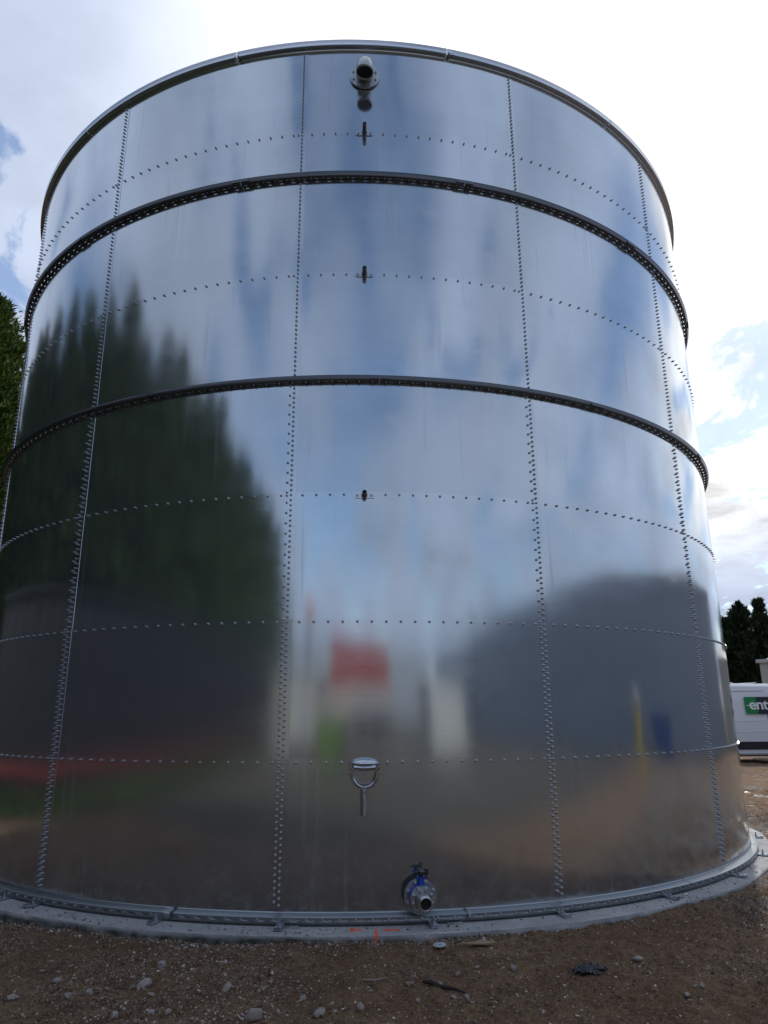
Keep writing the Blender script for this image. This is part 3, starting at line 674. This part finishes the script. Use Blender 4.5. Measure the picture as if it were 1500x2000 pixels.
m_.add([(p[0], p[1], p[2] + .004) for p in v] + [(p[0], p[1], p[2] + .012) for p in v], [tuple(range(7, 14)), tuple(reversed(range(7)))] + [(i, (i + 1) % 7, 7 + (i + 1) % 7, 7 + i) for i in range(7)])
o = m_.obj('plywood_scrap', M_CARD, None, (.90, -5.99, gh(.9, -5.99) + .010)); tag(o, 'flat tan scrap of plywood lying on the soil right of the washer disc', 'wood scrap')
m_ = MB(); P = [(.42, -6.71), (.47, -6.75), (.53, -6.80), (.60, -6.86), (.68, -6.93)]; m_.tube([(x, y, gh(x, y) + .014) for x, y in P], .01, 7, radii=[.009, .015, .013, .010, .004]); tag(m_.obj('dark_stick', M_DWOOD), 'thin dark wet stick lying slantwise in the foreground gravel', 'stick')
m_ = MB(); P = [(.02, -6.62), (.10, -6.63), (.18, -6.60)]; m_.tube([(x, y, gh(x, y) + .012) for x, y in P], .008, 6, radii=[.005, .009, .004]); tag(m_.obj('pale_stick', M_WOOD), 'short pale twig lying among the gravel left of the dark stick', 'stick')
V = []; F = []; nn = 34
for j in range(nn):
    for i in range(nn):
        u, w = i / (nn - 1) - .5, j / (nn - 1) - .5; rr0 = hypot(u, w)
        q = lambda s_, o_: float(fbm(np.array([u * s_]), np.array([w * s_]), 1, 3, o_)[0])
        x = 1.54 + u * .23 * (1 + .35 * q(5, 60)) + .015 * q(9, 66); y = -6.63 + w * .17 * (1 + .35 * q(5, 63)); V.append((x, y, gh(x, y) + .010 + max(0, .5 - rr0) * .05 + abs(q(11, 70)) * .045))
F = [(j * nn + i, j * nn + i + 1, (j + 1) * nn + i + 1, (j + 1) * nn + i) for j in range(nn - 1) for i in range(nn - 1) if hypot((i + .5) / nn - .5, (j + .5) / nn - .5) < .44 + .08 * sin(7 * atan2(i - nn / 2, j - nn / 2))]
o = link('crumpled_plastic', np_mesh('crumpled_plastic', V, F, M_PLASTIC, True)); thicken(o, .001); tag(o, 'crumpled piece of black plastic film on the soil in the right foreground', 'plastic scrap')
# tufts of dead straw
m_ = MB()
for (x, y) in ((.36, -6.42), (.30, -6.45)):
    for k in range(7):
        a = random.uniform(0, 6.28); l = random.uniform(.03, .06); z = gh(x, y); m_.tube([(x, y, z), (x + cos(a) * l * .5, y + sin(a) * l * .5, z + l)], .0015, 4)
tag(m_.obj('straw_tuft', M_WOOD), 'small tuft of dry straw stalks in the foreground soil', 'straw', kind='stuff')

# ------------------------------------------------------------------ trees
def tree_meshes(seed, h, r, n, leafmat, power=.75, blade=.2, ragg=.16):
    rng = np.random.default_rng(seed); nb = int(n / 46)
    tb = rng.random(nb) ** 1.25; pb = rng.random(nb) * 2 * pi
    lb = r * np.minimum(1, (1 - tb) ** power * 1.05 + .04) * np.minimum(1, .75 + 2.5 * tb) * rng.uniform(1 - ragg * 2, 1 + ragg, nb)
    bi = rng.integers(0, nb, n); f_ = .30 + .70 * rng.random(n) ** .7; t = tb[bi]; ph = pb[bi] + rng.normal(0, .10, n)
    rad_ = lb[bi] * f_; jit = .09 * lb[bi][:, None] + .05
    x = rad_ * np.cos(ph); y = rad_ * np.sin(ph); z = t * (h - .6) + .25 + (f_ ** 2) * .42 * lb[bi] + .1
    J = rng.normal(0, 1, (n, 3)) * jit; x = x + J[:, 0]; y = y + J[:, 1]; z = np.maximum(z + J[:, 2], .05)
    cen = np.stack([x, y, z], -1)
    outd = np.stack([np.cos(ph), np.sin(ph), .9 + .8 * rng.random(n)], -1) + rng.normal(0, .35, (n, 3)); outd /= np.linalg.norm(outd, axis=1)[:, None]
    side = np.cross(outd, rng.normal(0, 1, (n, 3))); side /= np.linalg.norm(side, axis=1)[:, None]
    L_ = blade * ((.6 + .9 * rng.random(n)) * (.55 + .45 * np.minimum(1, lb[bi] / r)))[:, None]; w_ = L_ * .26
    V = np.stack([cen - side * w_, cen + side * w_, cen + outd * L_ * 1.5 + side * w_ * .2], 1).reshape(-1, 3)
    # second blade crossing
    s2 = np.cross(outd, side); V2 = np.stack([cen - s2 * w_, cen + s2 * w_, cen + (outd + side * .5) * L_ * 1.2], 1).reshape(-1, 3)
    V = np.concatenate([V, V2]); F = np.arange(len(V)).reshape(-1, 3)
    crown = np_mesh('crown', V, F, leafmat)
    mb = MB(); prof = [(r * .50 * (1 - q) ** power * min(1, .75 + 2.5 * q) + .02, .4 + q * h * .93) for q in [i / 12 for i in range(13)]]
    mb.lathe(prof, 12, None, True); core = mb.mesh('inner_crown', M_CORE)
    mb = MB(); mb.lathe([(.22, -.3), (.17, h * .3), (.04, h * .9)], 8, None, True); trunk = mb.mesh('trunk', M_BARK)
    return crown, core, trunk
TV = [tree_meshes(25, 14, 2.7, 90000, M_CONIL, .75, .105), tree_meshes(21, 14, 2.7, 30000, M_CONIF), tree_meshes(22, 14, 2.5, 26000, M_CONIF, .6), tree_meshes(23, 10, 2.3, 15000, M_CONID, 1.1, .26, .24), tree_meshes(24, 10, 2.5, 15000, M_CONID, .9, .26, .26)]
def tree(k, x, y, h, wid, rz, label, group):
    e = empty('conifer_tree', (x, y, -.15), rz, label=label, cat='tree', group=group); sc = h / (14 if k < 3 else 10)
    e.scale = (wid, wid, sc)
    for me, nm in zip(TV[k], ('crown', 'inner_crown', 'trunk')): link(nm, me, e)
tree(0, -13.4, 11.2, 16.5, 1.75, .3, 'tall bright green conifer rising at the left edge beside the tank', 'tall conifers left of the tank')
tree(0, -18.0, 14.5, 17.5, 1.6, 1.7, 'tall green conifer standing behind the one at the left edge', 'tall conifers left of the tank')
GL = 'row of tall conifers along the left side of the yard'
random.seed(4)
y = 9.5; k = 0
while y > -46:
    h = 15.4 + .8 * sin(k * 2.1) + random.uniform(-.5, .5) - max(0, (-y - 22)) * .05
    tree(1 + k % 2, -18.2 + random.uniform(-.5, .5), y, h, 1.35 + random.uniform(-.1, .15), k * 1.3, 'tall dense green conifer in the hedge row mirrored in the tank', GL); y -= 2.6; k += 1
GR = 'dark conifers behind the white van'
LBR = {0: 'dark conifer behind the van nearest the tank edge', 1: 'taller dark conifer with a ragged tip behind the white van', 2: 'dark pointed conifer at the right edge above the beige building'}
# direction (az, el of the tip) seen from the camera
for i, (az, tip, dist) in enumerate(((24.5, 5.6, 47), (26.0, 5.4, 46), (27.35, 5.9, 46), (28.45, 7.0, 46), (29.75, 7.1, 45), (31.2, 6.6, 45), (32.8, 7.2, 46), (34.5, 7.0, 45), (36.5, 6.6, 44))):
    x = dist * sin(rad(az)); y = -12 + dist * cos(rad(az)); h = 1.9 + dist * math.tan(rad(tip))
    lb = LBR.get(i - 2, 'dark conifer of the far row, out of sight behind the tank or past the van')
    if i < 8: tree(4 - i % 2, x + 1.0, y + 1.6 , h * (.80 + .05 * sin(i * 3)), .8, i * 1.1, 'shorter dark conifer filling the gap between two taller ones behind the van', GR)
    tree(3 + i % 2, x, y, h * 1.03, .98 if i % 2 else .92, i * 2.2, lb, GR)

# ------------------------------------------------------------------ vans
def make_van(sign=True):
    e = empty('parked_van')
    st = [(-.02, 2.30, .94), (0.06, 2.42, .97), (.5, 2.46, .985), (2.5, 2.48, 1.0), (4.2, 2.46, 1.0), (4.55, 2.34, .98), (5.25, 1.42, .965), (5.75, 1.16, .93), (5.98, .92, .86), (6.02, .55, .84)]
    pr = [(.93, .20), (.985, .26), (.99, .55), (1.0, .95), (.985, 1.33), (.965, 1.45), (.945, 1.8), (.915, 2.15), (.86, 2.36), (.78, 2.435), (.6, 2.46), (0, 2.48)]
    m_ = MB(); V = []; n_ = len(pr) * 2 - 1
    for (x, rf, w) in st:
        k = (rf - .2) / (2.48 - .2); row = [(x, -a * w, .2 + (z - .2) * k) for a, z in pr]; row += [(x, a * w, .2 + (z - .2) * k) for a, z in reversed(pr[:-1])]; V += row
    F = [(i * n_ + j + 1, i * n_ + j, (i + 1) * n_ + j, (i + 1) * n_ + j + 1) for i in range(len(st) - 1) for j in range(n_ - 1)]
    F += [tuple(range(n_)), tuple(reversed(range((len(st) - 1) * n_, len(st) * n_)))]
    m_.add(V, F, True); m_.obj('body', M_WHITE, e, autos=28)
    for s in (-1, 1):
        m_ = MB()
        for x0, x1, z0, z1, yy in ((.62, .628, .55, 2.30, None), (3.35, 3.358, .5, 2.32, None), (4.35, 4.358, .5, 1.45, None)):
            m_.tube([(x0, s * .993, .55), (x0, s * 1.002, .95), (x0, s * .987, 1.33), (x0, s * .945, 1.8), (x0, s * .90, 2.22)], .006, 5)
        m_.tube([(.66, s * .908, 2.20), (3.3, s * .920, 2.20)], .006, 5); m_.obj('door_gap', M_SEAM, e)
        m_ = MB(); m_.tube([(.1, s * .985, 1.27), (5.4, s * .985, 1.27)], .016, 8); m_.tube([(.1, s * .998, .93), (5.4, s * .998, .93)], .014, 8); m_.obj('body_crease', M_WHITE, e)
        m_ = MB(); m_.box((2.75, s * .985, .50), (5.5, .05, .24)); m_.obj('side_moulding', M_TRIM, e)
        for wx in (1.15, 4.95):
            m_ = MB(); m_.lathe([(.40, 0), (.40, .03)], 28, Matrix.Translation((wx, s * .985, .42)) @ Matrix.Rotation(-s * pi / 2, 4, 'X')); m_.obj('wheel_arch', M_BLACK, e)
            m_ = MB(); m_.lathe([(.22, -.22), (.33, -.22), (.345, -.18), (.345, -.03), (.33, 0), (.21, 0)], 28, Matrix.Translation((wx, s * 1.01, .345)) @ Matrix.Rotation(-s * pi / 2, 4, 'X')); w = m_.obj('wheel', M_RUBBER, e)
            m_ = MB(); m_.lathe([(.20, .0), (.19, .012), (.06, .015)], 20, Matrix.Translation((wx, s * 1.01, .345)) @ Matrix.Rotation(-s * pi / 2, 4, 'X')); m_.obj('rim', M_RIM, w)
        m_ = MB(); m_.add([(4.40, s * .972, 1.42), (5.14, s * .945, 1.42), (4.62, s * .90, 2.12), (4.42, s * .915, 2.12)], [(0, 1, 2, 3) if s < 0 else (3, 2, 1, 0)]); thicken(m_.obj('side_window', M_GLASS, e), .02)
        m_ = MB(); m_.box((5.93, s * .66, .86), (.14, .30, .18)); m_.obj('headlight', M_STAIN, e)
        m_ = MB(); m_.box((-.02, s * .90, 1.15), (.04, .09, .6)); m_.obj('tail_light', M_REDL, e)
        m_ = MB(); m_.box((4.95, s * 1.1, 1.45), (.12, .2, .28)); m_.obj('door_mirror', M_TRIM, e)
    m_ = MB(); m_.add([(4.62, -.82, 2.30), (4.62, .82, 2.30), (5.24, .86, 1.47), (5.24, -.86, 1.47)], [(0, 3, 2, 1)]); o = m_.obj('windscreen', M_GLASS, e); thicken(o, .03)
    m_ = MB(); m_.box((5.98, 0, .42), (.16, 1.6, .26)); m_.obj('bumper', M_TRIM, e)
    m_ = MB(); m_.box((2.8, 0, .24), (5.0, 1.6, .16)); m_.obj('chassis', M_BLACK, e)
    m_ = MB()
    for xr in (.9, 1.7, 2.5, 3.3): m_.box((xr, 0, 2.485), (.04, 1.3, .015))
    m_.obj('roof_rib', M_WHITE, e)
    return e
VX, VY, VZ = 9.9, 11.55, -.04
van = make_van(); van.location = (VX, VY + 1.0, VZ); tag(van, 'white panel van with a green and black side sign, half hidden behind the tank', 'van')
# side sign: green square with the e mark, dark field, white lettering
SX, SW, SH = 12.55 - VX, 2.40, .54; tilt = Matrix.Translation((0, -.972, 1.99)) @ Matrix.Rotation(rad(-6.0), 4, 'X')
def signobj(name, boxes, m, dy):
    m_ = MB()
    for (x0, x1, z0, z1) in boxes: m_.box(((x0 + x1) / 2, -dy, (z0 + z1) / 2), (x1 - x0, .004, z1 - z0))
    o = m_.obj(name, m, sg); return o
sg = bpy.data.objects.new('side_sign', None); COL.objects.link(sg); sg.parent = van; sg.matrix_local = Matrix.Translation((SX, -.985, 1.745)) @ Matrix.Rotation(rad(-5.5), 4, 'X')
signobj('green_field', [(0, .40, -SH / 2, SH / 2)], M_GREEN, .004); signobj('dark_field', [(.402, SW, -SH / 2, SH / 2)], M_NAVY, .004)
cu = bpy.data.curves.new('lettering', 'FONT'); cu.body = 'enterprise'; cu.size = .46; cu.extrude = .002; cu.offset = .010; cu.space_character = .96
to = bpy.data.objects.new('tmp_lettering', cu); COL.objects.link(to); bpy.context.view_layer.update()
me = bpy.data.meshes.new_from_object(to); bpy.data.objects.remove(to)
xs = [v.co.x for v in me.vertices]; me.transform(Matrix.Rotation(rad(90), 4, 'X') @ Matrix.Translation((-min(xs), 0, 0)) ); me.transform(Matrix.Diagonal((1.98 / (max(xs) - min(xs)), 1, 1, 1)))
me.materials.clear(); me.materials.append(M_LETTER); link('lettering', me, sg, (.145, -.008, -.12))
signobj('e_stroke', [(.05, .40, -.012, .010)], M_LETTER, .012)

# the log on the ground by the van
m_ = MB(); P = [(11.1, 9.3), (11.6, 9.25), (12.4, 9.35), (13.6, 9.2)]; m_.tube([(12.15, 10.75, gh(12.15, 10.75) + .16), (12.5, 10.72, gh(12.5, 10.7) + .15), (13.0, 10.62, gh(13, 10.6) + .12), (13.9, 10.5, gh(13.9, 10.5) + .09)], .06, 9, radii=[.03, .065, .07, .06])
tag(m_.obj('log', M_WOOD), 'pale weathered log lying on the ground under the side of the white van', 'log')

# ------------------------------------------------------------------ buildings
def cladded(name, x0, y0, x1, y1, depth, h, mat_, sheet=1.0, roof=None, edge=None, **k):
    """wall along (x0,y0)-(x1,y1) facing left of the direction, with individual vertical cladding sheets"""
    ln = hypot(x1 - x0, y1 - y0); a = atan2(y1 - y0, x1 - x0); e = empty(name, (x0, y0, -.2), a, **k)
    m_ = MB(); m_.box((ln / 2, -depth / 2 - .04, h / 2), (ln - .06, depth, h - .05)); m_.obj('wall', mat_, e)
    n_ = int(ln / sheet); mb = MB(); w = ln / n_
    mb.add([(0, 0, 0), (w * .3, 0, 0), (w * .36, .035, 0), (w * .64, .035, 0), (w * .7, 0, 0), (w, 0, 0), (0, 0, h), (w * .3, 0, h), (w * .36, .035, h), (w * .64, .035, h), (w * .7, 0, h), (w, 0, h)], [(i, i + 1, i + 7, i + 6)[::-1] for i in range(5)])
    me = mb.mesh('cladding_sheet', mat_)
    for i in range(n_): link('cladding_sheet', me, e, (i * w, -.035, 0))
    m_ = MB(); m_.box((ln / 2, .02, h + .06), (ln + .2, .12, .16)); m_.obj('roof_edge', edge or M_ROOFE, e)
    m_ = MB(); d = depth; v = [(-.1, .1, h + .02), (ln + .1, .1, h + .02), (ln + .1, -d / 2, h + d * .09), (-.1, -d / 2, h + d * .09), (ln + .1, -d - .1, h + .02), (-.1, -d - .1, h + .02)]
    m_.add(v, [(0, 1, 2, 3), (3, 2, 4, 5), (0, 3, 5), (1, 4, 2), (0, 5, 4, 1)]); m_.obj('roof', roof or mat_, e)
    return e
cladded('beige_building', 22.6, 12.4, 17.45, 19.1, 8, 3.72, M_CREAM, .5, label='low beige clad building behind the white van under the conifers', cat='building')
cladded('grey_shed', 24.0, -70, 24.0, 12.5, 12, 6.7, M_GREYC, 1.2, label='long grey metal clad shed mirrored in the right side of the tank', cat='shed')
cladded('warehouse', -34, -64, 20, -64, 14, 6.6, M_GREYC, 1.5, label='wide grey warehouse far behind the lorry, mirrored low in the tank', cat='warehouse')
e = cladded('dark_shed', -13.2, 2.5, -13.2, -34, 4.2, 4.5, M_DARKC, 1.2, edge=M_DARKC, label='long dark clad shed mirrored in the left side of the tank', cat='shed')
m_ = MB(); m_.box((17, .35, .62), (34, .12, .22)); m_.obj('red_rail', M_RED, e)
m_ = MB(); nG = 26000; Pg = np.stack([RNG.uniform(-12.9, -9.4, nG), RNG.uniform(-32, 3, nG)], -1); zg = ground_h(Pg[:, 0], Pg[:, 1])
c0 = np.stack([Pg[:, 0], Pg[:, 1], zg], -1); dr = RNG.normal(0, .05, (nG, 3)); dr[:, 2] = .12 + .12 * RNG.random(nG); sd_ = RNG.normal(0, .03, (nG, 3)); sd_[:, 2] = 0
Vg = np.stack([c0 - sd_, c0 + sd_, c0 + dr], 1).reshape(-1, 3); tag(link('grass', np_mesh('grass', Vg, np.arange(len(Vg)).reshape(-1, 3), M_GRASS)), 'rough green grass verge in front of the dark shed', 'grass', kind='stuff')
m_ = MB(); m_.add([(-13.1, -33, -.02), (-9.2, -33, -.06), (-9.2, 3, -.06), (-13.1, 3, -.02)], [(0, 1, 2, 3)]); tag(m_.obj('grass_verge', M_GRASS), 'green turf strip along the dark shed', kind='structure')

# things mirrored in the middle of the tank
def lorry():
    e = empty('tipper_lorry', (-1.2, -31.0, -.1), 0, label='lorry with a tall red body and cream cab mirrored in the tank', cat='lorry')
    m_ = MB(); m_.box((1.0, 0, 3.45), (7.4, 2.4, 2.0)); 
    for k in range(7): m_.box((-2.3 + k * 1.1, 1.24, 3.45), (.12, .08, 2.0))
    m_.obj('body', M_RED, e)
    m_ = MB(); m_.box((1.0, 0, 2.1), (7.4, 2.3, .6)); m_.box((-1.0, 0.2, 1.7), (2.0, 2.3, 1.4)); m_.obj('subframe', M_CREAM, e)
    m_ = MB(); m_.box((1.0, 0, 1.05), (8.0, 1.2, .3)); m_.obj('chassis', M_TRIM, e)
    m_ = MB(); m_.box((-3.6, 0, 1.9), (1.7, 2.3, 2.2)); m_.obj('cab', M_CREAM, e)
    m_ = MB(); m_.box((-3.7, 0, 2.35), (1.3, 2.34, .8)); m_.obj('cab_window', M_GLASS, e)
    for x in (-3.5, 1.6, 3.2):
        for s in (-1, 1):
            m_ = MB(); m_.lathe([(.2, 0), (.48, 0), (.5, .05), (.5, .25), (.48, .3), (.2, .3)], 20, Matrix.Translation((x, s * 1.0 - .15, .5)) @ Matrix.Rotation(-pi / 2, 4, 'X')); m_.obj('wheel', M_RUBBER, e)
lorry()
e = empty('site_cabin', (-7.3, -27.5, -.1), 0, label='pale cream site cabin with a flat roof mirrored left of the lorry', cat='cabin')
m_ = MB(); m_.box((0, 0, 1.5), (4.6, 2.4, 2.5)); m_.obj('wall', M_CREAM, e)
m_ = MB(); m_.box((0, 0, 2.82), (4.8, 2.6, .14)); m_.obj('roof', M_ROOFE, e)
m_ = MB(); m_.box((-1.2, 1.21, 1.6), (.9, .05, .8)); m_.obj('window', M_GLASS, e); m_ = MB(); m_.box((1.1, 1.21, 1.2), (.85, .05, 1.9)); m_.obj('door', M_GREYC, e)
m_ = MB()
for sx in (-2, 2): m_.box((sx, 0, .12), (.3, 2.2, .26))
m_.obj('skid', M_TRIM, e)
e = empty('storage_container', (8.2, -24.5, -.1), rad(-14), label='pale corrugated storage container mirrored right of the lorry', cat='container')
m_ = MB(); m_.box((0, 0, 1.4), (4.4, 2.3, 2.5)); m_.obj('body', M_PALE, e)
for k in range(14):
    m_ = MB(); m_.box((-2.05 + k * .315, 1.18, 1.4), (.14, .06, 2.3)); m_.obj('corrugation', M_PALE, e)
m_ = MB()
for sx in (-2.2, 2.2):
    for z in (.2, 2.7): m_.box((sx, 1.1, z), (.2, .2, .16))
m_.obj('corner_casting', M_GALV, e)
def skip(name, loc, rz, L_, m, lab, cat):
    e = empty(name, loc, rz, label=lab, cat=cat); m_ = MB(); a, b = L_ / 2, L_ / 2 - .6
    v = [(-b, -.8, .1), (b, -.8, .1), (b, .8, .1), (-b, .8, .1), (-a, -.9, 1.35), (a, -.9, 1.35), (a, .9, 1.35), (-a, .9, 1.35)]
    m_.add(v, [(0, 3, 2, 1), (0, 1, 5, 4), (1, 2, 6, 5), (2, 3, 7, 6), (3, 0, 4, 7)]); thicken(m_.obj('skip_body', m, e), .03)
    m_ = MB(); m_.box((0, -.92, 1.33), (L_, .08, .1)); m_.box((0, .92, 1.33), (L_, .08, .1)); m_.obj('rim', m, e)
    for sx in (-.5, .5):
        for sy in (-.93, .93): m_ = MB(); m_.lathe([(.05, 0), (.05, .1)], 10, Matrix.Translation((sx, sy, .8)) @ Matrix.Rotation(pi / 2, 4, 'X')); m_.obj('lifting_lug', m, e)
skip('waste_skip', (20.5, -4.5, -.1), rad(88), 3.0, M_BLUEP, 'open blue waste skip standing in front of the grey shed', 'skip')
skip('waste_skip', (-2.2, -20.5, -.1), rad(8), 2.2, M_LIME, 'small lime green skip standing behind the photographer', 'skip')
e = empty('yellow_post', (17.0, -7.2, -.1), 0, label='tall yellow post with a white cap beside the blue skip', cat='post')
m_ = MB(); m_.lathe([(.34, 0), (.34, .08), (.26, .1), (.26, 1.9)], 16, None, True); m_.obj('shaft', M_YEL, e); m_ = MB(); m_.lathe([(.27, 1.9), (.27, 2.15), (.05, 2.22)], 16, None, True); m_.obj('cap', M_WHITE, e)
e = empty('lamp_post', (14.5, -27.5, -.1), 0, label='grey steel lamp post standing by the pale container', cat='lamp post')
m_ = MB(); m_.lathe([(.35, 0), (.35, .3), (.20, .35), (.16, 5.6)], 14, None, True); m_.obj('column', M_DARKC, e); m_ = MB(); m_.box((-.3, 0, 5.65), (.9, .3, .12)); m_.obj('lamp_head', M_DARKC, e)
e = empty('marker_flag', (-7.9, -34.0, -.1), 0, label='orange beacon on a dark mast behind the site cabin', cat='beacon')
m_ = MB(); m_.lathe([(.3, 0), (.25, 6.2)], 10, None, True); m_.obj('mast', M_DARKC, e); m_ = MB(); m_.lathe([(.7, 6.2), (.7, 6.8), (.3, 7.0)], 14, None, True); m_.obj('beacon', mat('orange_lens', (.7, .13, .02), .4), e)
